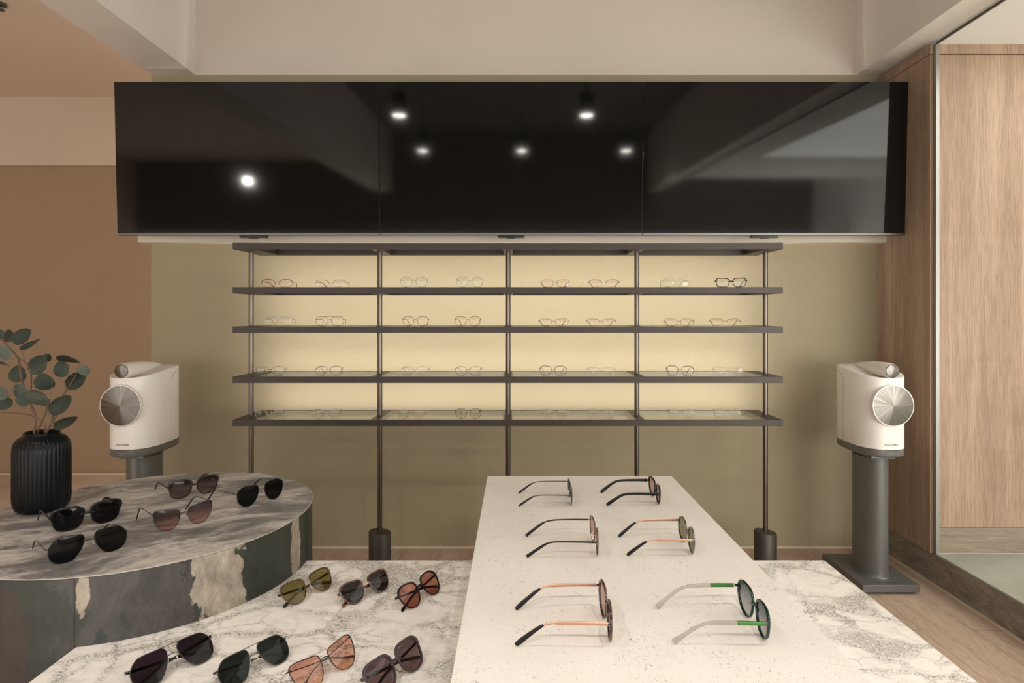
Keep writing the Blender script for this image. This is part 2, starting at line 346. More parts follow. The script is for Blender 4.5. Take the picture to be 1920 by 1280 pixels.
box('bottom_channel', 1.836, 1.8395, -1.0, 2.800, .1312, .137, mat('grey_green_seal', (.33, .36, .32), .4), wn)
box('top_channel', 1.836, 1.8395, -1.0, 2.800, 2.364, 2.3745, mat('dark_seal', (.06, .05, .045), .5), wn)
sm = thing('ceiling_sprinkler', 'small grey sprinkler fitting on the beige recess ceiling at top left', 'sprinkler', (-1.905, 2.38, 2.79))
bm = bmesh.new(); MLathe(bm, [(.028, .009), (.03, .004), (.03, -.006), (.012, -.012), (.01, -.022), (.02, -.024), (.02, -.027)], 20); obj('fitting_body', bm, M_bezel, sm, True)
sm.location = P(0, 10, 361)                                    # seen in the very corner of the view
sm.location.z = 2.792

# built-in cabinet
cb = thing('cabinet', 'tall oak veneer built-in cabinet between back wall and glass display room', 'cabinet', (1.815, 2.824, .1315))
def lb(n, x0, x1, y0, y1, z0, z1, m, par, org, bev=0):
    return box(n, x0-org[0], x1-org[0], y0-org[1], y1-org[1], z0-org[2], z1-org[2], m, par, bev)
co = (1.815, 2.824, .1315)
lb('side_panel', 1.826, 1.832, 2.824, YW-.001, .1315, 2.330, M_oak, cb, co)
lb('body', 1.833, 3.6, 2.850, YW-.001, .1315, 2.330, M_oak, cb, co)
lb('edge_strip', 1.833, 1.852, 2.824, 2.8495, .1315, 2.330, M_oak, cb, co)
lb('top_panel', 1.826, 3.6, 2.822, YW-.001, 2.3335, 2.374, M_oak, cb, co)
lb('door_panel', 1.856, 3.6, 2.826, 2.8465, .244, 2.3300, M_oak, cb, co, .001)
lb('plinth', 1.8535, 3.6, 2.826, 2.8465, .1315, .2425, M_oakh, cb, co)

# ------------------------------------------------------------------ televisions
def tv(i, label):
    z0 = 1.555; wd = 1.2325; x0 = -1.873+i*wd
    t = thing('television', label, 'television', (x0+wd/2, 3.003, z0), 0, 'three televisions hung side by side')
    t.rotation_euler = (R(2.1), 0, 0)
    h = .7125
    bm = bmesh.new(); MBox(bm, -wd/2+.0012, wd/2-.0012, .004, .028, 0, h, .0015); MBox(bm, -wd/2+.1, wd/2-.1, .028, .062, .06, h-.14, .01); obj('back_housing', bm, M_blackpl, t)
    bm = bmesh.new(); MBox(bm, -wd/2+.0022, wd/2-.0022, -.0005, .0038, .0125, h-.0015, .0006); obj('screen', bm, M_screen, t)
    bm = bmesh.new(); MBox(bm, -wd/2+.0012, wd/2-.0012, -.0015, .0036, 0, .0115, .0008); obj('bottom_bezel', bm, M_bezel, t)
    bm = bmesh.new(); MBox(bm, -.063, .063, .0005, .03, -.011, -.0005, .002); MBox(bm, -.02, .02, .002, .02, -.014, -.011, .001)
    o = obj('sensor_module', bm, M_blackpl, t, True); o.location = ((.02, .0, .0)[i]-(.0), 0, 0) if i != 2 else (-.04, 0, 0)
    for bx in (-.30, .24): bm = bmesh.new(); MBox(bm, bx, bx+.06, .062, .135, .1, .5); obj('wall_bracket', bm, M_blackpl, t)
tv(0, 'black wide television at the left of the three, overhanging the brown recess')
tv(1, 'black wide television in the middle, mirroring the round ceiling spotlights')
tv(2, 'black wide television at the right, overlapping the oak cabinet side')

# ------------------------------------------------------------------ display rack
RX0, RX1, RY0, RY1 = -1.237, 1.163, 2.790, 3.090
POLES = (-1.212, -.624, -.037, .551, 1.139); PY = F/410
TOPS = (1.496, 1.303, 1.131, .9126, .7244)
rk = thing('display_rack', 'long dark bronze eyewear rack with five shelves in front of wall', 'display rack', (0, PY, 0))
L = lambda n, x0, x1, y0, y1, z0, z1, m, par, bev=0: box(n, x0, x1, y0-PY, y1-PY, z0, z1, m, par, bev)
for si, zt in enumerate(TOPS):
    zb = zt-.0275; bm = bmesh.new()
    xs = [(RX0, RX0+.092)] + [(p-.012, p+.024) if p < .5 else (p-.024, p+.012) for p in POLES[1:4]] + [(RX1-.070, RX1)]
    xs[2] = (-.055, -.020)
    MBox(bm, RX0, RX1, RY0-PY, RY0+.012-PY, zb, zt, .0012); MBox(bm, RX0, RX1, RY1-.03-PY, RY1-PY, zb, zt, .0012)
    for a, b_ in xs: MBox(bm, a, b_, RY0+.012-PY, RY1-.03-PY, zb, zt, .0012)
    sh = obj('shelf', bm, M_bronze, rk)
    for (a, b_), (c_, d_) in zip(xs, xs[1:]):
        bm = bmesh.new(); x0, x1, y0, y1 = b_+.0003, c_-.0003, RY0+.0123-PY, RY1-.0303-PY; tq = .0035
        lo_, hi_ = [[[bm.verts.new((xx, yy, zz)) for xx, yy in ((x0+k_, y0+k_), (x1-k_, y0+k_), (x1-k_, y1-k_), (x0+k_, y1-k_))] for k_ in (0, tq)] for zz in (zb+.001, zt-.0005)]
        for q_ in range(4):
            w_ = (q_+1) % 4
            bm.faces.new((lo_[0][q_], lo_[0][w_], hi_[0][w_], hi_[0][q_])); bm.faces.new((lo_[1][w_], lo_[1][q_], hi_[1][q_], hi_[1][w_]))
            bm.faces.new((hi_[0][q_], hi_[0][w_], hi_[1][w_], hi_[1][q_])); bm.faces.new((lo_[0][w_], lo_[0][q_], lo_[1][q_], lo_[1][w_]))
        obj('rail_face_strip', bm, M_litrail if si > 1 else M_bronze, sh)  # added strip: light on the rail faces painted pale on lower shelves only
        g = box('glass_panel', b_+.0042, c_-.0042, RY0+.0162-PY, RY1-.0342-PY, zt-.0085, zt-.001, M_pane, sh)
    if si:
        ld = light('led_strip', 'AREA', ((RX0+RX1)/2, RY1+.004-PY, zt-.004), (R(180-38), 0, 0), LED_W*(0, 2.6, 3.1, 3.4, 4.7)[si], (1, .95, .86), sh, shape='RECTANGLE', size=2.39, size_y=.012)
for p in POLES:
    bm = bmesh.new(); MLathe(bm, [(.0112, .15), (.0112, 1.478)], 20, (p, 0, 0)); obj('pole', bm, M_bronze2, rk, True)
    bm = bmesh.new(); MLathe(bm, [(.0475, 0), (.05, .003), (.05, .188), (.0475, .192)], 40, (p, 0, 0))
    for v in bm.verts:
        if v.co.z > .1: v.co.z -= (v.co.x-p)*.12
    obj('pole_base', bm, M_darkbase, rk, True)

# ------------------------------------------------------------------ tables
ZM = EYE-.627; ZW = EYE-.51; ZO = EYE-.494
mt = thing('marble_table', 'low wide table with white breccia marble top under the slab', 'table', (0, 1.1, 0))
MX0, MX1, MY1 = -.833, .789, 1.639
lb('tabletop', MX0, MX1, .62, MY1, ZM-.03, ZM, M_marble, mt, (0, 1.1, 0), .0015)
bm = bmesh.new(); MBox(bm, MX0+.05, MX1-.06, .67-1.1, MY1-.06-1.1, 0, ZM-.03); obj('table_base', bm, M_marble, mt)
ws = box('display_slab', -.0915, .4935, .50, 2.034, ZM+.0005, ZW, M_trav, None, .0015)
tag(ws, 'thick white travertine slab lying across the marble table, holding six sunglasses', 'display slab')
OC = (-.92, 1.61); OA, OB = .385, .412
op = thing('oval_plinth', 'round grey stone plinth with slate sides beside the marble table', 'plinth', (OC[0], OC[1], 0))
ell = lambda a, k=0: (OA*math.cos(a)-k*math.cos(a), OB*math.sin(a)-k*math.sin(a))
N = 160; full = [ell(2*PI*i/N) for i in range(N)]
bm = bmesh.new(); MPrism(bm, full, ZM+.0005, ZO-.0035); drum = obj('upper_drum', bm, M_slate, op, True)
cx, cy = MX0-.0015-OC[0], MY1+.0015-OC[1]
a0 = math.asin(cy/OB); a1 = 2*PI-math.acos(cx/OA)
low = [ell(a0+(a1-a0)*i/120) for i in range(121)] + [(cx, cy)]
bm = bmesh.new(); MPrism(bm, low, 0, ZM+.0007); obj('lower_drum', bm, M_slate, op, True)
bm = bmesh.new(); MPrism(bm, [ell(2*PI*i/N, .0008) for i in range(N)], ZO-.003, ZO); obj('stone_top', bm, M_slatetop, op, True)
bm = bmesh.new(); MSweep(bm, [(x, y, ZO-.0012) for x, y in [ell(2*PI*i/N, .0002) for i in range(N)]], (.0024, .0016), (0, 0, 1), True); obj('edge_line', bm, M_edge, op, True)
for ang in (a0-.02, a1+.0):
    x, y = ell(ang, -.0002); bm = bmesh.new(); MBox(bm, x-.0006, x+.0006, y-.0006, y+.0006, ZM+.001, ZO-.004); obj('panel_joint', bm, M_blackpl, op)

# ------------------------------------------------------------------ speakers on stands
def text_mesh(name, body, size, loc, rot, m, parent):
    cu = bpy.data.curves.new(name, 'FONT'); cu.body = body; cu.size = size; cu.extrude = .0002; cu.align_x = 'CENTER'
    t = bpy.data.objects.new(name+'_tmp', cu); C.objects.link(t); bpy.context.view_layer.update()
    me = bpy.data.meshes.new_from_object(t.evaluated_get(bpy.context.evaluated_depsgraph_get())); bpy.data.objects.remove(t)
    me.materials.clear(); me.materials.append(m)
    o = bpy.data.objects.new(name, me); C.objects.link(o); o.location = loc; o.rotation_euler = rot; o.parent = parent; return o
def stand(x, label, side):
    t = thing('speaker_stand', label, 'speaker stand', (x, 2.70, 0), 0, 'speaker stands')
    bm = bmesh.new(); MBox(bm, -.12, .12, 0, .36, .011, .042, .002); obj('base_plate', bm, M_stand, t)
    bm = bmesh.new()
    prof = [(.064, .106, .042), (.062, .102, .046), (.0605, .1005, .056), (.06, .1, .08), (.06, .1, .560)]
    rings = [[bm.verts.new((a*math.cos(2*PI*k/48), .165+b_*math.sin(2*PI*k/48), z)) for k in range(48)] for a, b_, z in prof]
    for A, B in zip(rings, rings[1:]):
        for k in range(48): bm.faces.new((A[k], A[(k+1) % 48], B[(k+1) % 48], B[k]))
    bm.faces.new(rings[-1]); bm.faces.new(rings[0][::-1]); obj('column', bm, M_stand, t, True)
    bm = bmesh.new(); MBox(bm, -.052, .052, .06, .27, .5605, .5785, .004); obj('mounting_plate', bm, M_spkgrey, t)
    for sx in (-.1, .1):
        for sy in (.025, .335):
            bm = bmesh.new(); MLathe(bm, [(.0008, 0), (.005, .0105)], 10, (sx, sy, 0)); obj('spike_foot', bm, M_bezel, t)
    text_mesh('lettering', 'Bowers & Wilkins', .011, (0, .022, .0421), (0, 0, 0), M_blackpl, t)
    return t
def speaker(x, label, side):
    Z0 = .579; t = thing('loudspeaker', label, 'loudspeaker', (x, 2.70, Z0), 0, 'white loudspeakers')
    Yd = .335
    def outline(k, grow=0., n=64, front=0.):
        pts = []
        for i in range(n):
            th = 2*PI*i/n; c, s_ = math.cos(th), math.sin(th)
            yy = .5-.5*math.copysign(abs(s_)**.62, s_)        # 0 front .. 1 rear
            hw = .0785+.022*math.sin(PI*min(1, yy*1.12)**.8) if yy < .55 else .0985*math.sqrt(max(0, 1-((yy-.45)/.56)**2.4))
            xx = math.copysign(abs(c)**.55, c)*hw if yy < .5 else math.copysign(min(1, abs(c)**.5), c)*.0985*1.0*(abs(c)**.12)
            pts.append((xx*(1+grow), front+yy*Yd))
        return pts
    def loft(zs, name, m, par):
        bm = bmesh.new(); rings = []
        for z, g, ins in zs:
            ring = []
            for (a, b_) in outline(0, g):
                cyy = .17; ring.append(bm.verts.new((a*(1-ins), cyy+(b_-cyy)*(1-ins), z(b_) if callable(z) else z)))
            rings.append(ring)
        n = len(rings[0])
        for A, B in zip(rings, rings[1:]):
            for k in range(n): bm.faces.new((A[k], A[(k+1) % n], B[(k+1) % n], B[k]))
        bm.faces.new(rings[0]); bm.faces.new(rings[-1][::-1]); return obj(name, bm, m, par, True, 40)
    loft([(.0, 0, .06), (.004, 0, .01), (.008, 0, 0), (.031, 0, 0)], 'plinth', M_spkgrey, t)
    top = lambda y: .338+.055*max(0, y)/Yd-.02*(max(0, y)/Yd)**2
    loft([(.0325, 0, .012), (.034, 0, 0), (.10, 0, 0), (.2, 0, 0), (.30, 0, 0), (lambda y: top(y)-.008, 0, 0), (lambda y: top(y)-.002, 0, .012), (lambda y: top(y), 0, .05), (lambda y: top(y)-.004, 0, .4)], 'cabinet_body', M_spkwhite, t)
    # woofer horn swelling out of the body, ring and grille
    zw = .2215
    bm = bmesh.new(); prof = [(.060, .075), (.064, .05), (.0705, .03), (.080, .012), (.0865, .0), (.0885, -.008), (.0875, -.012), (.08, -.012)]
    MLathe(bm, [(r, y) for r, y in prof], 64, (0, 0, zw), 'Y'); obj('woofer_housing', bm, M_spkwhite, t, True)
    bm = bmesh.new(); MLathe(bm, [(.087, -.0125), (.0868, -.0145), (.0835, -.0145), (.083, -.0125)], 64, (0, 0, zw), 'Y'); obj('woofer_ring', bm, M_ring, t, True)
    bm = bmesh.new(); MLathe(bm, [(.0828, 0), (.0828, -.0012), (.06, -.0028), (.03, -.0042), (.001, -.005)], 72, (0, 0, 0), 'Y')
    g = obj('woofer_grille', bm, M_grille, t, True); g.location = (0, -.0125, zw)
    # tweeter pod tapering to the rear
    zt = .3665; bm = bmesh.new(); rings = []
    for y, r, dz, sx in [(-.004, .0265, 0, 1), (-.006, .0295, 0, 1), (.0, .0315, 0, 1), (.03, .0325, .001, 1.0), (.08, .032, .001, 1.0), (.14, .028, .003, .92), (.20, .021, .004, .8), (.26, .012, .006, .6), (.29, .004, .006, .5)]:
        rings.append([bm.verts.new((r*sx*math.cos(2*PI*k/36), y, zt+dz+r*math.sin(2*PI*k/36)*(1 if math.sin(2*PI*k/36) > 0 else 1.0))) for k in range(36)])
    for A, B in zip(rings, rings[1:]):
        for k in range(36): bm.faces.new((A[k], A[(k+1) % 36], B[(k+1) % 36], B[k]))
    bm.faces.new(rings[0]); bm.faces.new(rings[-1][::-1]); pod = obj('tweeter_pod', bm, M_spkwhite, t, True)
    bm = bmesh.new(); MLathe(bm, [(.0275, .0), (.029, -.002), (.0275, -.004), (.02, -.0052), (.001, -.0065)], 48, (0, 0, 0), 'Y'); g = obj('tweeter_grille', bm, M_grille, pod, True); g.location = (0, -.0055, zt)
    for sd in (-1, 1):                                           # slim panel seam on both flanks
        pts = smooth_curve([(sd*.0995, .205, .034), (sd*.0995, .205, .2), (sd*.0995, .205, .30), (sd*.0993, .212, .325), (sd*.097, .235, .341), (sd*.094, .27, .350)], 24, False)
        bm = bmesh.new(); MSweep(bm, pts, (.0010, .0012), (1, 0, 0)); obj('panel_seam', bm, M_seam, t)
    text_mesh('lettering', 'Bowers & Wilkins', .0078, (0, -.0008, .052), (PI/2, 0, 0), M_blackpl, t)
    bm = bmesh.new()
    for k in range(-2, 3): MBox(bm, k*.011-.003, k*.011+.003, -.0012, .002, .027, .0295)
    obj('control_buttons', bm, M_blackpl, t)
    bm = bmesh.new(); MLathe(bm, [(.0022, .001), (.0022, -.0010)], 14, (0, 0, .014), 'Y'); obj('status_light', bm, M_seam, t)
for x, sd in ((-1.662, -1), (1.583, 1)):
    stand(x, 'grey speaker stand %s' % ('behind the oval plinth near the brown recess' if sd < 0 else 'with wide base plate beside the oak cabinet'), sd)
    speaker(x, 'white loudspeaker on grey stand, %s' % ('left of the eyewear rack near the leafy vase' if sd < 0 else 'right of the eyewear rack by the oak cabinet'), sd)

# ------------------------------------------------------------------ vase and eucalyptus
VX, VY = -1.208, 1.63
va = thing('vase', 'ribbed black vase standing on the left side of the oval plinth', 'vase', (VX, VY, ZO))
rib = lambda th, z: 1+(.024*(abs(math.cos(19*th))**.7-.6) if .006 < z < .208 else 0)
bm = bmesh.new(); MLathe(bm, [(.050, .0), (.060, .002), (.067, .008), (.0725, .020), (.0745, .035), (.0745, .10), (.0745, .165), (.073, .182), (.068, .194), (.060, .203), (.051, .209), (.0475, .211), (.0475, .2165), (.0455, .218), (.043, .216), (.043, .205), (.060, .19), (.066, .17), (.066, .02), (.05, .01)], 38*8, (0, 0, 0), 'Z', rib)
for v in bm.verts: v.co.x *= .835; v.co.y *= .835; v.co.z *= .91
obj('vase_body', bm, M_vase, va, True, 60)
eu = thing('eucalyptus_branches', 'eucalyptus branches with round grey green leaves standing in black vase', 'plant', (VX, VY, ZO+.06))
SV = F/VY; O = Vector(eu.location)
def pv(cx_, cy_, dy=0.): p = P(cx_/3.2, 580+cy_/3.2, F/(VY+dy)); return p-O
stems = [([(215, 800, 0), (205, 740, 0), (212, 640, .0), (185, 570, .01), (150, 480, .02), (125, 400, .02), (115, 310, .01), (95, 270, 0), (10, 185, -.02), (-60, 150, -.03)], .0033),
         ([(230, 800, .0), (225, 740, 0), (262, 650, -.02), (290, 570, -.04), (300, 540, -.05)], .0026),
         ([(260, 800, .0), (280, 735, .01), (330, 650, .02), (380, 520, .02), (415, 460, .02), (452, 398, .02)], .0028),
         ([(209, 660, 0), (185, 635, .01), (100, 622, .03), (0, 618, .04), (-60, 600, .05)], .0020),
         ([(182, 565, .01), (186, 480, .0), (185, 380, -.01), (160, 330, -.01), (115, 292, 0)], .0024),
         ([(262, 800, .0), (270, 700, -.01), (225, 650, -.02), (175, 590, -.03)], .0022)]
allp = []
for pts, r in stems:
    q = smooth_curve([pv(*p) for p in pts], 36, False); allp += q[8:]
    bm = bmesh.new(); wd_ = [((r*2*(1-.5*i/36))*(1.25 if i % 5 == 0 else 1),)*2 for i in range(36)]; MSweep(bm, q, wd_, (0, 1, .01), square=1); obj('stem', bm, M_stem, eu, True)
leaves = [(50, 158, 34, 40, 70, .03), (132, 160, 60, 46, 10, -.02), (185, 205, 62, 26, 20, -.03), (-5, 150, 30, 34, 80, 0), (28, 265, 44, 46, -30, -.04), (15, 325, 48, 20, -15, -.02), (105, 388, 57, 52, 30, .04), (228, 330, 65, 54, 20, -.01), (285, 290, 28, 25, 0, .03),
          (265, 437, 58, 46, 30, -.03), (115, 485, 44, 42, 100, .0), (8, 505, 42, 36, 40, -.03), (22, 562, 34, 46, 60, -.02), (137, 542, 44, 40, 0, -.02), (228, 536, 76, 50, -5, -.05), (316, 638, 24, 40, 80, .03), (364, 570, 72, 50, 15, -.04), (395, 677, 68, 29, 8, -.02),
          (368, 356, 52, 52, 60, .0), (410, 302, 68, 26, -4, .01), (456, 425, 66, 50, 10, .03), (505, 365, 36, 18, -60, .01)]
for i, (a, b_, rx, ry, an, dy) in enumerate(leaves):
    c = pv(a, b_, dy); rx_, ry_ = rx/3.2/SV, ry/3.2/SV
    near = min(allp, key=lambda p: (p-c).length)
    d = c-near; ax = math.atan2(d.z, d.x)                     # tip points away from the stem
    big = max(rx_, ry_); sml = min(rx_, ry_)
    A = R(an) if rx >= ry else R(an)
    if math.cos(A)*d.x+math.sin(A)*d.z < 0: A += PI
    bm = bmesh.new(); rows = 10; grid = []
    sq = min(1., sml/big); tilt = math.acos(max(.3, min(1, sq/.86)))
    for u in range(rows+1):
        t_ = u/rows; xw = -1+2*t_; hw = .9*math.sqrt(max(0, 1-abs(xw)**2.2))*(1-.10*xw)+.0001
        row = []
        for v in (-1, -.55, 0, .55, 1):
            lx, lz = xw*big, v*hw*big
            ly = .10*big*abs(v)*hw-.22*big*xw*xw*.5
            ly, lz = ly*math.cos(tilt)+lz*math.sin(tilt), lz*math.cos(tilt)-ly*math.sin(tilt)
            row.append(bm.verts.new(c+Vector((lx*math.cos(A)-lz*math.sin(A), ly+random.uniform(-.0004, .0004), lx*math.sin(A)+lz*math.cos(A)))))
        grid.append(row)
    for u in range(rows):
        for v in range(4): bm.faces.new((grid[u][v], grid[u+1][v], grid[u+1][v+1], grid[u][v+1]))
    bmesh.ops.solidify(bm, geom=bm.faces[:], thickness=.0006)
    base = c-Vector((math.cos(A), 0, math.sin(A)))*big
    pp = smooth_curve([near, (near+base)/2+Vector((0, 0, .003)), base, c], 8, False); MSweep(bm, pp, (.0011, .0011), (0, 1, .01), square=1)
    obj('leaf', bm, M_leaf2 if i in (4, 5, 10, 11, 14, 21, 15) else M_leaf, eu, True, 60)

# ------------------------------------------------------------------ eyewear
SH = {  # lens outlines, right lens seen from the front, x>0 towards the temple, millimetres
 'panto': [(-23, 8), (-17, 18), (-2, 21), (14, 20), (24, 11), (23, -4), (15, -16), (1, -21), (-13, -17), (-21, -5)],
 'round': [(-23, 6), (-17, 17), (0, 22), (17, 17), (23.5, 5), (22, -8), (13, -18), (0, -22), (-13, -18), (-22, -8)],
 'square': [(-24, 12), (-16, 20), (0, 21.5), (16, 20.5), (25, 14), (25, 0), (20, -15), (6, -21), (-10, -20), (-20, -12), (-24, 0)],
 'rect': [(-25, 6), (-19, 13), (0, 15.5), (18, 15), (27, 9), (25, -4), (18, -13), (2, -15.5), (-14, -14.5), (-22, -7)],
 'aviator': [(-24, 10), (-19, 20), (-4, 23), (14, 22), (28, 14), (30, 2), (26, -13), (12, -24), (-4, -24), (-16, -15), (-22, -3)],
 'hex': [(-26, 6), (-20, 19), (-14, 22), (14, 22), (22, 19), (30, 4), (29, -4), (21, -19), (14, -23), (-8, -23), (-15, -20), (-25, -4)],
 'caravan': [(-27, 12), (-24, 20), (-16, 22.5), (8, 22.5), (19, 19), (28, 7), (28.5, -6), (24, -17), (13, -23.5), (-2, -24), (-12, -19), (-23, -3)],
 'cat': [(-23, 10), (-18, 17), (0, 20), (17, 22), (27, 20), (29, 10), (25, -7), (14, -20), (0, -23), (-14, -18), (-22, -4)],
 'club': [(-24, 9), (-19, 17), (-3, 20), (14, 20), (25, 15), (26, 2), (19, -13), (5, -20), (-9, -18), (-20, -8)],
 'slim': [(-26, 2), (-18, 11), (0, 14), (18, 13), (30, 6), (27, -5), (18, -12), (0, -13.5), (-16, -12), (-23, -5)],
}
def eyewear(name, label, group, loc, yaw, sp, cat):
    """sp: shape, sx, sz (outline scale), dbl, rim (w,d), top (extra top rim width), frame, lens, temple, tip, style, fold, lean, hi (detail)"""
    mm = .001; k = sp.get('scale', 1.)*mm; n = 56 if sp.get('hi') else 36
    pts = [(x*sp.get('sx', 1), z*sp.get('sz', 1)) for x, z in SH[sp['shape']]]
    rw, rd = sp['rim']; dbl = sp.get('dbl', 18)
    xin = -min(p[0] for p in pts); xout = max(p[0] for p in pts); zlo = -min(p[1] for p in pts); zhi = max(p[1] for p in pts)
    cxx = dbl/2+xin; base = zlo+rw
    wrap = lambda x: .00095*x*x*sp.get('wrap', 1)
    out = [(p.x, p.y) for p in smooth_curve([(x, z, 0) for x, z in pts], n)]
    out = out[::-1]                                            # counter-clockwise
    W = cxx+xout+rw+sp.get('wing', 3)                          # half width at the hinge
    hz = base+zhi*sp.get('hinge', .45)
    fold = sp.get('fold', False)
    root = thing(name, label, cat, loc, yaw, group)
    fm, lm, tm, pm = sp['frame'], sp['lens'], sp.get('temple', sp['frame']), sp.get('tip', sp.get('temple', sp['frame']))
    V = lambda x, y, z: Vector((x*k, y*k, z*k))
    bm = bmesh.new()
    for sd in (1, -1):
        path, wds = [], []
        o2 = out if sd > 0 else [(-x, z) for x, z in out[::-1]]
        for x, z in o2:
            X = sd*cxx+x; path.append(V(X, wrap(X), base+z))
            e = sp.get('top', 0)*max(0, min(1, (z/zhi-.15)/.5)); side_ = sp.get('outer', 0)*max(0, sd*x/xout)**3*max(0, min(1, (z/zhi+.1)))
            ww = rw+e+side_
            if sp.get('half') and z < zhi*.25: ww = .35
            wds.append((ww*k, (rd if not (sp.get('half') and z < zhi*.25) else .35)*k))
        if not sp.get('rimless'): MSweep(bm, path, wds, (0, 1, 0), True, -.5)
        # end piece towards the hinge
        ex = [V(sd*(cxx+xout*.88), wrap(cxx+xout)+.2, hz), V(sd*(W-1.5), wrap(W)+.8, hz+.3), V(sd*W, wrap(W)+4.5, hz)]
        hh = sp.get('wingh', 2.0)
        MSweep(bm, smooth_curve(ex, 7, False), [(hh*k*(1.1-.3*i/6), max(1.2, rd*.6)*k) for i in range(7)], (0, 1, 0) if False else (0, .3, 0) if False else (.2, 1, 0))
    obj('front_frame', bm, fm, root, True, 45)
    bz = base+zhi*sp.get('bridgez', .35); bw, bd = sp.get('bridge', (1.6, 1.4))
    bm = bmesh.new(); bx = dbl/2+.8+sp.get('bridgein', 0)
    MSweep(bm, smooth_curve([V(-bx, .3, bz-1.5), V(-bx*.45, .1, bz+.9), V(0, .0, bz+1.3), V(bx*.45, .1, bz+.9), V(bx, .3, bz-1.5)], 14, False), (bw*k, bd*k), (0, 1, 0)); obj('bridge', bm, sp.get('bridgem', fm), root, True)
    if sp.get('bar'):
        zz = base+zhi+rw*.3; a = cxx*.95
        bm = bmesh.new(); MSweep(bm, smooth_curve([V(-a, wrap(a)-.8, zz), V(-a*.4, -1.2, zz+.3), V(a*.4, -1.2, zz+.3), V(a, wrap(a)-.8, zz)], 16, False), (1.1*k, 1.0*k), (0, 1, 0)); obj('top_bar', bm, sp.get('bridgem', fm), root, True)
    for sd in (1, -1):                                         # lenses
        bm = bmesh.new(); o2 = out if sd > 0 else [(-x, z) for x, z in out[::-1]]
        for off in (-.6, .6):
            rings = []
            for rr in (1.005, .78, .5, .22):
                rings.append([bm.verts.new(V(sd*cxx+x*rr, wrap(sd*cxx+x*rr)-1.6*(1-rr*rr)+off, base+z*rr)) for x, z in o2])
            for A, B in zip(rings, rings[1:]):
                for i in range(n): bm.faces.new((A[i], A[(i+1) % n], B[(i+1) % n], B[i]))
            bm.faces.new(rings[-1])
            if off < 0: f0 = rings[0]
        for i in range(n): bm.faces.new((f0[i], f0[(i+1) % n], rings[0][(i+1) % n], rings[0][i]))
        obj('lens', bm, lm, root, True, 50)
        if sp.get('pads', True):
            bm = bmesh.new(); px_ = sd*(dbl/2-1.5)
            MSweep(bm, smooth_curve([V(sd*(dbl/2+.3), 1, bz-4), V(sd*(dbl/2), 5, bz-5), V(px_, 6, bz-8)], 6, False), (.8*k, .8*k), (0, 0, 1), square=1)
            MSweep(bm, smooth_curve([V(px_-sd*1, 5.5, bz-4.5), V(px_, 6.2, bz-8), V(px_+sd*2.2, 6.5, bz-12)], 7, False), [((1+2.6*math.sin(PI*(i+.6)/7.2))*k, 1.2*k) for i in range(7)], (1, 0, 0)); obj('nose_pad', bm, sp.get('padm', M_pad), root, True)
        # temples
        y0 = wrap(W)+3.5; LT = sp.get('len', 138); prof = sp['tprof']   # list of (u, height, thickness)
        def wd_at(u):
            for (u0, h0, t0), (u1, h1, t1) in zip(prof, prof[1:]):
                if u <= u1: f = (u-u0)/(u1-u0+1e-9); return (h0+(h1-h0)*f, t0+(t1-t0)*f)
            return prof[-1][1:]
        if not fold:
            cv = sp.get('conv', 1); bx_ = LT*.66; th = max(1., prof[-1][1]/2)
            ctrl = [(sd*W, y0, hz), (sd*(W-1*cv), y0+LT*.25, hz+.5), (sd*(W-2.5*cv), y0+LT*.5, hz+.3), (sd*(W-4*cv), y0+LT*.63, hz-1.2), (sd*(W-5.2*cv), y0+LT*.73, hz*.83), (sd*(W-7.4*cv), y0+LT*.87, hz*.42+th*.5), (sd*(W-9.6*cv), y0+LT, th)]
            ref = (1, 0, 0)
        else:
            yy = 7.5 if sd > 0 else 11.0; lz = 11 if sd > 0 else 15; span = 2*W-8
            ctrl = [(sd*W, y0, hz), (sd*(W-1), yy-1.0, hz), (sd*(W-5), yy, hz-.5), (sd*(W-span*.35), yy+.4, hz-(hz-lz)*.25), (sd*(W-span*.68), yy+1, hz-(hz-lz)*.5), (sd*(W-span*.86), yy+2, lz+4), (sd*(W-span*1.0), yy+3, lz-1), (sd*(W-span*1.06), yy+3, lz-4)]
            ref = (0, 1, 0)
        q = smooth_curve([V(*c_) for c_ in ctrl], 40, False)
        wl = [tuple(v*k for v in wd_at(i/39)) for i in range(40)]
        cut = int(39*sp.get('tipat', .62))
        bm = bmesh.new(); MSweep(bm, q[:cut+1], wl[:cut+1], ref); te = obj('temple', bm, tm, root, True, 50)
        bm = bmesh.new(); MSweep(bm, q[cut:], [(a*1.04, b_*1.04) for a, b_ in wl[cut:]], ref); obj('temple_tip', bm, pm, te, True, 50)
        if sp.get('mark'):                                     # contrasting first section of the temple
            c1 = int(39*sp.get('markat', .3)); bm = bmesh.new(); MSweep(bm, q[1:c1], [(a*1.02, b_*1.25) for a, b_ in wl[1:c1]], ref); obj('temple_accent', bm, sp['mark'], te, True, 50)
    if sp.get('lean'):
        t = R(sp['lean']); root.rotation_euler = (-t, 0, yaw)
        lo = min((-v.co.y*math.sin(t)+v.co.z*math.cos(t)) for ch in root.children for v in ch.data.vertices)
        lo2 = min([(-v.co.y*math.sin(t)+v.co.z*math.cos(t)) for ch in root.children for c2 in ch.children for v in c2.data.vertices]+[lo])
        root.location.z -= lo2-.0004
    else:
        lo = min([v.co.z for ch in root.children for v in ch.data.vertices]+[v.co.z for ch in root.children for c2 in ch.children for v in c2.data.vertices])
        root.location.z -= lo-.0003
    return root

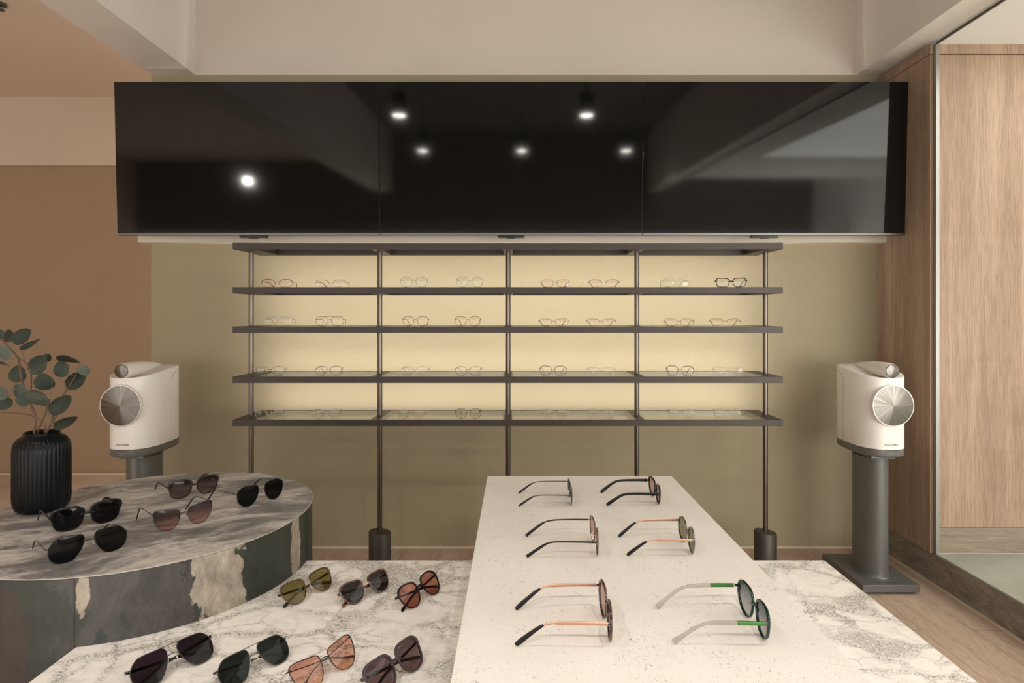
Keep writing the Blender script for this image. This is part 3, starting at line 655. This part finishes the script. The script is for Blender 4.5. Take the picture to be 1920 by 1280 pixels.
M_pad = mat('clear_nose_pad', (.6, .55, .5), .2); M_padd = mat('dark_nose_pad', (.05, .045, .04), .25)
blackm = mat('black_metal', (.02, .02, .02), .3, .6); silver = mat('silver_metal', (.28, .265, .24), .28, .9); gun = mat('gunmetal', (.06, .056, .052), .3, .7)
gold = mat('rose_gold_metal', (.56, .34, .235), .28, 1.); pgold = mat('pale_gold_metal', (.34, .26, .17), .3, .7); bronze = mat('brown_metal', (.10, .065, .045), .3, .8)
acblack = mat('black_acetate', (.006, .0055, .0055), .2, spec=.3); acbrown = mat('dark_brown_acetate', (.030, .020, .017), .2, spec=.3); acgrey = mat('grey_acetate', (.05, .042, .042), .2, spec=.3)
def tortoise(name, a, b_):
    m = mat(name, a, .16, spec=.6); n, l = nt(m); b = n['Principled BSDF']; t = noise(n, l, coord(n, l), 130, 3, .5, .6)
    l.new(ramp(n, l, t.outputs[0], [(.42, a), (.58, b_)]).outputs[0], b.inputs['Base Color']); return m
tort = tortoise('tortoise_acetate', (.010, .008, .007), (.085, .045, .028)); tortg = tortoise('grey_tortoise_acetate', (.015, .012, .011), (.20, .17, .14)); tortr = tortoise('red_tortoise_acetate', (.02, .008, .007), (.17, .032, .02))
acgreen = mat('dark_green_acetate', (.0035, .022, .016), .15, spec=.4); brightgreen = mat('bright_green_accent', (.04, .15, .028), .25, .2)
def mk_crystal(name, c, a):
    m = bpy.data.materials.new(name); m.use_nodes = True; n, l = nt(m); b = n['Principled BSDF']
    b.inputs['Base Color'].default_value = (*c, 1); b.inputs['Roughness'].default_value = .08; b.inputs['Specular IOR Level'].default_value = .8; b.inputs['Alpha'].default_value = a; return m
crystal = tint_glass('clear_crystal_acetate', (.62, .58, .54), refl=2.2); crgrey = mk_crystal('grey_crystal_acetate', (.30, .26, .23), .75); crpink = mk_crystal('pink_crystal_acetate', (.45, .20, .13), 1.); crwhite = mk_crystal('milky_acetate', (.40, .365, .32), 1.)
L_dark = tint_glass('black_lens', (.012, .011, .014), refl=.5); L_plum = tint_glass('plum_lens', (.035, .022, .032), refl=.3); L_green = tint_glass('dark_green_lens', (.022, .032, .032), refl=.3)
L_grad = tint_glass('brown_gradient_lens', (.07, .055, .06), (.42, .33, .32), .005, .045); L_pgrad = tint_glass('rose_gradient_lens', (.12, .09, .10), (.75, .50, .44), .005, .045)
L_olive = tint_glass('olive_lens', (.36, .30, .10)); L_grey = tint_glass('grey_lens', (.085, .075, .075)); L_pink = tint_glass('pink_lens', (.55, .25, .20)); L_pink2 = tint_glass('peach_lens', (.62, .32, .25), (.88, .62, .50), .005, .05)
L_mauve = tint_glass('mauve_lens', (.14, .09, .10), (.40, .30, .30), .005, .045); L_tan = tint_glass('tan_lens', (.58, .41, .34)); L_ol2 = tint_glass('olive_grey_lens', (.28, .27, .17)); L_blue = tint_glass('grey_blue_gradient_lens', (.13, .15, .17), (.55, .56, .56), .008, .05)
L_clear = tint_glass('clear_lens', (.95, .95, .93), refl=.5); L_demo = tint_glass('pink_tint_lens', (.985, .925, .885), refl=.4)  # pink is the demo lens's own faint tint
TP_thin = [(0, 2.2, 1.4), (.1, 1.7, 1.2), (.6, 1.5, 1.2), (.66, 2.4, 1.9), (.92, 3.8, 2.2), (1, 2.8, 1.6)]
TP_gold = [(0, 3.6, 1.6), (.12, 3.4, 1.4), (.36, 3.8, 1.4), (.44, 2.0, 1.3), (.6, 1.6, 1.2), (.66, 3.0, 2.2), (.92, 5.0, 2.4), (1, 3.6, 1.8)]
TP_ac = [(0, 6.0, 3.2), (.1, 4.6, 2.8), (.35, 4.2, 2.6), (.7, 4.4, 2.6), (.92, 6.2, 2.6), (1, 4.4, 1.8)]
TP_hair = [(0, 1.3, 1.1), (.6, 1.0, 1.0), (.66, 1.6, 1.4), (1, 2.0, 1.6)]
TP_crys = [(0, 4.0, 2.6), (.3, 4.2, 2.4), (.5, 3.2, 2.2), (.7, 3.2, 2.2), (.86, 4.0, 2.4), (.97, 6.6, 2.4), (1, 5.0, 2.2)]
TP_sport = [(0, 3.4, 1.6), (.35, 2.6, 1.4), (.5, 1.8, 1.2), (.62, 3.6, 2.2), (1, 4.4, 2.2)]
def metal(shape, fr, ln, **kw): d = dict(shape=shape, frame=fr, lens=ln, rim=(1.0, 1.6), tprof=TP_thin, tip=acblack); d.update(kw); return d
def acet(shape, fr, ln, **kw): d = dict(shape=shape, frame=fr, lens=ln, rim=(2.4, 3.6), top=1.2, outer=1.5, bridge=(5.2, 3.6), bridgein=2.5, bridgez=.28, pads=False, wingh=5, tprof=TP_ac, tipat=.62); d.update(kw); return d

# six on the travertine slab, all facing right: (tip x, centre y, spec, label)
SL = [
 (.0090, 1.766, metal('rect', gun, L_grey, sz=1.28, hi=True), 'thin black metal glasses with grey lenses, back left pair on white slab'),
 (.2440, 1.770, acet('club', acblack, L_tan, hi=True, rim=(2.8, 4)), 'thick glossy black sunglasses with tan lenses, back right pair on white slab'),
 (.0240, 1.406, metal('club', bronze, L_tan, hi=True, temple=blackm, rim=(1.2, 2.0), top=.6, scale=1.06, sz=1.05, tprof=[(0, 2.4, 1.5), (.6, 1.8, 1.4), (.7, 3.2, 2), (1, 4.2, 2)]), 'black wire sunglasses with pinkish lenses, middle left pair on white slab'),
 (.2360, 1.410, acet('round', tortg, L_ol2, hi=True, rim=(2.2, 3.4), temple=gold, tip=acblack, tprof=TP_gold, tipat=.62, mark=None), 'round tortoise sunglasses with gold temples and olive lenses, middle right pair'),
 (.0010, 1.045, acet('panto', tort, L_tan, hi=True, rim=(2.4, 3.6), temple=gold, tip=acblack, tprof=TP_gold, sz=1.06, wingh=4, scale=1.04), 'tortoise sunglasses with rose gold temples, nearest left pair on white slab'),
 (.2450, 1.050, acet('panto', acgreen, L_blue, hi=True, rim=(3.0, 4.2), temple=crystal, tip=crystal, tprof=TP_crys, mark=brightgreen, markat=.24, len=140, scale=1.02), 'green sunglasses with clear crystal temples, nearest right pair on white slab'),
]
for tx, yc, sp, lab in SL:
    sp['scale'] = sp.get('scale', 1)*1.11; sp['len'] = sp.get('len', 138)*.885; sp['tprof'] = [(u, hh*1.4, tt) for u, hh, tt in sp['tprof']]
    LTm = (sp['len']+9)*sp['scale']*.001
    eyewear('sunglasses', lab, 'sunglasses on the white slab', (tx+LTm-.004, yc, ZW), PI/2, sp, 'sunglasses')

# five open pairs on the round plinth: pixels where the two lenses touch the stone
OV = [
 ((123, 997.5), (203, 978.7), acet('square', acblack, L_dark, hi=True, sx=1.06, rim=(3.0, 4.2), top=2.2, outer=3, temple=acblack, tprof=TP_ac, scale=1.08), 'black acetate sunglasses with dark lenses, right in front of ribbed vase'),
 ((121, 1058.4), (212, 1032), metal('caravan', blackm, L_dark, hi=True, rim=(1.3, 2.), bar=False, scale=1.08, hinge=.25), 'black angular metal sunglasses, nearest pair on the grey plinth edge'),
 ((337.5, 936.6), (390.6, 923.4), acet('square', acbrown, L_grad, hi=True, rim=(3.0, 4.2), top=2.0, outer=3, scale=1.03, sz=.98), 'dark brown acetate sunglasses with gradient lenses, farthest pair on plinth'),
 ((314, 997.5), (375, 978.8), metal('cat', gun, L_pgrad, hi=True, rim=(1.1, 1.8), bar=False, scale=1.02, hinge=.72, wing=1, temple=blackm, padm=M_padd), 'thin metal sunglasses with rose gradient lenses, middle of grey plinth'),
 ((462.5, 951.6), (517, 935), metal('aviator', gun, L_dark, hi=True, rim=(1.4, 2.0), bar=True, scale=1.05, hinge=.4, bridgem=silver, temple=gun), 'dark aviator sunglasses with double bridge at right end of plinth'),
]
for (a, b_, sp, lab), yw, ks in zip(OV, (R(50), R(50), R(47), R(49), R(58)), (1.0, .98, 1.0, 1.04, 1.03)):
    p, q = G(*a, ZO), G(*b_, ZO); c = (p+q)/2; sp['scale'] = sp.get('scale', 1)*ks; sp['len'] = 124/ks
    eyewear('sunglasses', lab, 'sunglasses on the grey plinth', (c.x, c.y, ZO), yw, sp, 'sunglasses')

# seven folded pairs on the marble
YF = 59
MR = [
 ((588, 1120), metal('club', bronze, L_olive, hi=True, rim=(1.6, 2.6), top=1.8, outer=1.5, temple=acbrown, tip=acbrown, bridgem=gold, tprof=TP_ac, scale=1.12), 'folded sunglasses with olive lenses, leftmost in back row on marble', 60),
 ((696, 1121), acet('club', tortr, L_grey, hi=True, rim=(2.0, 3.0), bridge=(2, 2), bridgem=gold, temple=tort, tip=tortr, scale=1.07), 'folded red tortoise sunglasses with grey lenses, middle of back row', 54),
 ((800, 1127.5), acet('panto', acblack, L_pink, hi=True, rim=(2.2, 3.4), temple=acblack, scale=1.12), 'folded black sunglasses with pink lenses, back row beside white slab', 61),
 ((336, 1266), metal('caravan', gun, L_plum, hi=True, rim=(1.2, 2.0), bar=True, scale=1.08, temple=blackm, tprof=TP_ac), 'folded aviator sunglasses with plum lenses, leftmost in front row', 56),
 ((489, 1266), metal('caravan', gun, L_green, hi=True, rim=(1.2, 2.0), bar=True, scale=1.02, temple=gun, tprof=TP_sport), 'folded aviator sunglasses with dark green lenses in front row', 56),
 ((624, 1273), metal('cat', blackm, L_pink2, hi=True, rim=(1.1, 2.0), top=.5, scale=1.1, temple=blackm, tip=tort, hinge=.75, wing=1, padm=M_pad), 'folded thin metal sunglasses with peach lenses in front row', 58),
 ((757, 1277), acet('square', acgrey, L_mauve, hi=True, rim=(3.2, 4.2), temple=acgrey, tip=tort, scale=1.1), 'folded thick grey acetate sunglasses, front row nearest to white slab', 60),
]
for (a, sp, lab, yw) in MR:
    c = G(*a, ZM); sp['fold'] = True; sp['lean'] = 36
    eyewear('sunglasses', lab, 'folded sunglasses on the marble table', (c.x, c.y, ZM), R(yw), sp, 'sunglasses')

# thirty two optical frames on the rack
h = dict
A_gray = acet('panto', crgrey, L_clear, rim=(1.6, 2.4), top=.3, outer=.6, bridge=(2, 2), tprof=TP_hair, temple=crgrey, wingh=2.5, pads=True)
rectp = metal('rect', bronze, L_demo, rim=(.9, 1.6), temple=acblack, tprof=TP_sport); halfr = metal('rect', blackm, L_demo, half=True, rim=(1.3, 1.8), temple=acblack, tprof=TP_sport)
thinav = lambda m_: metal('square', m_, L_clear, rim=(.8, 1.4), bar=True, sz=.95, tprof=TP_hair, tip=m_, sx=1.0)
pantom = lambda m_, t_, l_=L_demo: metal('panto', m_, l_, rim=(.9, 1.6), top=.4, tip=t_, sz=.98, sx=.96, padm=mat('red_nose_pad', (.35, .08, .05), .3) if t_ is not pgold else M_pad)
hairround = lambda m_, t_: metal('round', m_, L_clear, rim=(.6, 1.2), tprof=TP_hair, temple=m_, tip=t_, sz=.92)
rows = [
 (1, [(519, -4, metal('slim', bronze, L_demo, rim=(.9, 1.6), top=1.4, sz=1.15, temple=bronze, tprof=TP_sport), 'brown wraparound glasses'), (620, -2, metal('slim', bronze, L_clear, half=True, rim=(1.1, 1.6), sz=1.1, temple=bronze, tprof=TP_sport), 'brown half-rim sports glasses'),
      (776, -5, A_gray, 'grey translucent round glasses'), (881, 0, A_gray, 'grey translucent panto glasses'),
      (1041, 1, rectp, 'thin rectangular pinkish glasses'), (1132, 8, metal('slim', blackm, L_demo, half=True, rim=(1.8, 1.8), sz=1.12, temple=acblack, tprof=TP_sport), 'black browline glasses'),
      (1268, 1, metal('round', pgold, L_clear, rim=(.5, 1), tprof=TP_hair, tip=bronze, sz=.9), 'oval wire glasses'), (1371, 14, acet('rect', acbrown, L_clear, rim=(3.0, 3.8), top=.8, sz=1.12), 'thick dark brown acetate glasses')]),
 (2, [(521, -6, thinav(silver), 'pale silver double-bridge glasses'), (618, -4, thinav(gun), 'dark double-bridge wire glasses'),
      (779, -3, pantom(blackm, acblack), 'black wire panto glasses'), (877, 0, pantom(bronze, acblack), 'brown wire angular glasses'),
      (1038, 1, rectp, 'thin rectangular metal glasses'), (1127, 6, halfr, 'black half-rim glasses'),
      (1273, 12, rectp, 'slim rectangular metal glasses'), (1360, 14, halfr, 'dark half-rim rectangular glasses')]),
 (3, [(506, -8, metal('square', gun, L_clear, rim=(.8, 1.4), tprof=TP_hair, tip=gun, sz=.92), 'squarish gunmetal glasses'), (616, -8, pantom(bronze, tortr, L_clear), 'brown wire glasses with red tips'),
      (777, 2, hairround(silver, pgold), 'faint silver wire glasses'), (878, 0, hairround(gun, gun), 'faint grey wire glasses'),
      (1037, 3, metal('panto', acblack, L_clear, rim=(1.5, 2.2), top=.6, temple=acblack, tip=acblack), 'black round glasses'), (1127, 8, metal('club', crwhite, L_clear, rim=(1.1, 1.8), tprof=TP_hair, temple=pgold, tip=pgold, sz=.9), 'clear pale gold glasses'),
      (1275, 10, metal('panto', acblack, L_clear, rim=(1.5, 2.2), top=.6, temple=acblack, tip=acblack), 'black round-lens glasses'), (1366, 10, metal('club', crwhite, L_clear, rim=(1.1, 1.8), tprof=TP_hair, temple=pgold, tip=pgold, sz=.9), 'pale clear-rim glasses')]),
 (4, [(504, -10, metal('panto', crwhite, L_clear, rim=(1.6, 2.2), tprof=TP_hair, temple=silver, tip=silver, sz=.95), 'milky white round glasses'), (612, -8, metal('panto', crgrey, L_clear, rim=(1.6, 2.2), tprof=TP_hair, temple=gun, tip=crgrey, sz=.95), 'grey crystal glasses'),
      (771, 2, metal('club', crpink, L_clear, rim=(1.0, 1.6), tprof=TP_hair, temple=gold, tip=crpink, sz=.9), 'rose gold glasses with pink tips'), (878, 0, pantom(blackm, acblack), 'black wire glasses with dark tips'),
      (1041, 5, hairround(pgold, gold), 'pale wire glasses with gold temples'), (1127, 8, hairround(pgold, crpink), 'pale wire glasses with coral temples'),
      (1277, 10, hairround(pgold, gold), 'fine wire glasses with gold temples'), (1364, 12, hairround(pgold, crpink), 'fine wire glasses with coral temples')]),
]
rn = {1: 'top row', 2: 'second row', 3: 'third row', 4: 'bottom row'}; bn = ['leftmost bay', 'second bay', 'third bay', 'rightmost bay']
for si, items in rows:
    for i, (px_, yw, sp, desc) in enumerate(items):
        s_ = F/2.812; x = (px_-968)/s_
        sp = dict(sp); sp.setdefault('len', 128); sp['conv'] = 2.2; sp['rim'] = (max(1.5, sp['rim'][0]), sp['rim'][1])
        sp['tprof'] = [(u, max(hh, 1.7), max(tt, 1.5)) for u, hh, tt in sp['tprof']]
        eyewear('eyeglasses', '%s, %s pair in %s of %s' % (desc, 'left' if i % 2 == 0 else 'right', bn[i//2], rn[si]), 'optical glasses on the rack', (x, 2.814, TOPS[si]), R(-yw), sp, 'glasses')

# ------------------------------------------------------------------ ceiling lamps
def pendant(x, y, z, label, energy=LAMP_W, aim=(0, 0), size=R(140), top=3.15, k=1.):
    t = thing('ceiling_spotlight', label, 'spotlight', (x, y, z), 0, 'cylinder spotlights on the ceiling')
    bm = bmesh.new(); MLathe(bm, [(.058, .012), (.063, .0), (.066, .002), (.066, .18), (.062, .184)], 32); obj('housing', bm, M_blackpl, t, True)
    bm = bmesh.new(); MLathe(bm, [(.008, .184), (.008, top-z)], 12); obj('mounting_rod', bm, M_blackpl, t, True)
    em = bpy.data.materials.get('lamp_glow')
    if not em:
        em = bpy.data.materials.new('lamp_glow'); em.use_nodes = True; n, l = nt(em); n.clear(); e = n.new('ShaderNodeEmission'); e.inputs[0].default_value = (1, .93, .84, 1); e.inputs[1].default_value = 45
        o_ = n.new('ShaderNodeOutputMaterial'); l.new(e.outputs[0], o_.inputs[0])
    bm = bmesh.new(); MLathe(bm, [(.054, -.001), (.054, .0105)], 32); obj('lamp_lens', bm, em, t)
    t.scale = (k,)*3
    light('spot_beam', 'SPOT', (0, 0, -.004), (aim[0], aim[1], 0), energy, (1, .945, .885), t, spot_size=size, spot_blend=.8, shadow_soft_size=.022)
pendant(-1.0, .45, 2.70, 'black cylinder spotlight on the ceiling, front left above the plinth', LAMP_W*.40)
pendant(.60, .45, 2.70, 'black cylinder spotlight on the ceiling, front right above the slab', LAMP_W*.40)
pendant(-1.04, -1.2, 2.70, 'black cylinder spotlight in the rear row at left', LAMP_W*2.0)
pendant(.06, -1.2, 2.70, 'black cylinder spotlight in the rear row, middle', LAMP_W*2.0)
pendant(1.22, -1.2, 2.70, 'black cylinder spotlight in the rear row at right', LAMP_W*2.0)
pendant(-3.2, -1.7, 2.45, 'black cylinder spotlight far left, aimed at the television wall', TRACK_W, (R(62), R(-20)), R(70), 2.60, .6)
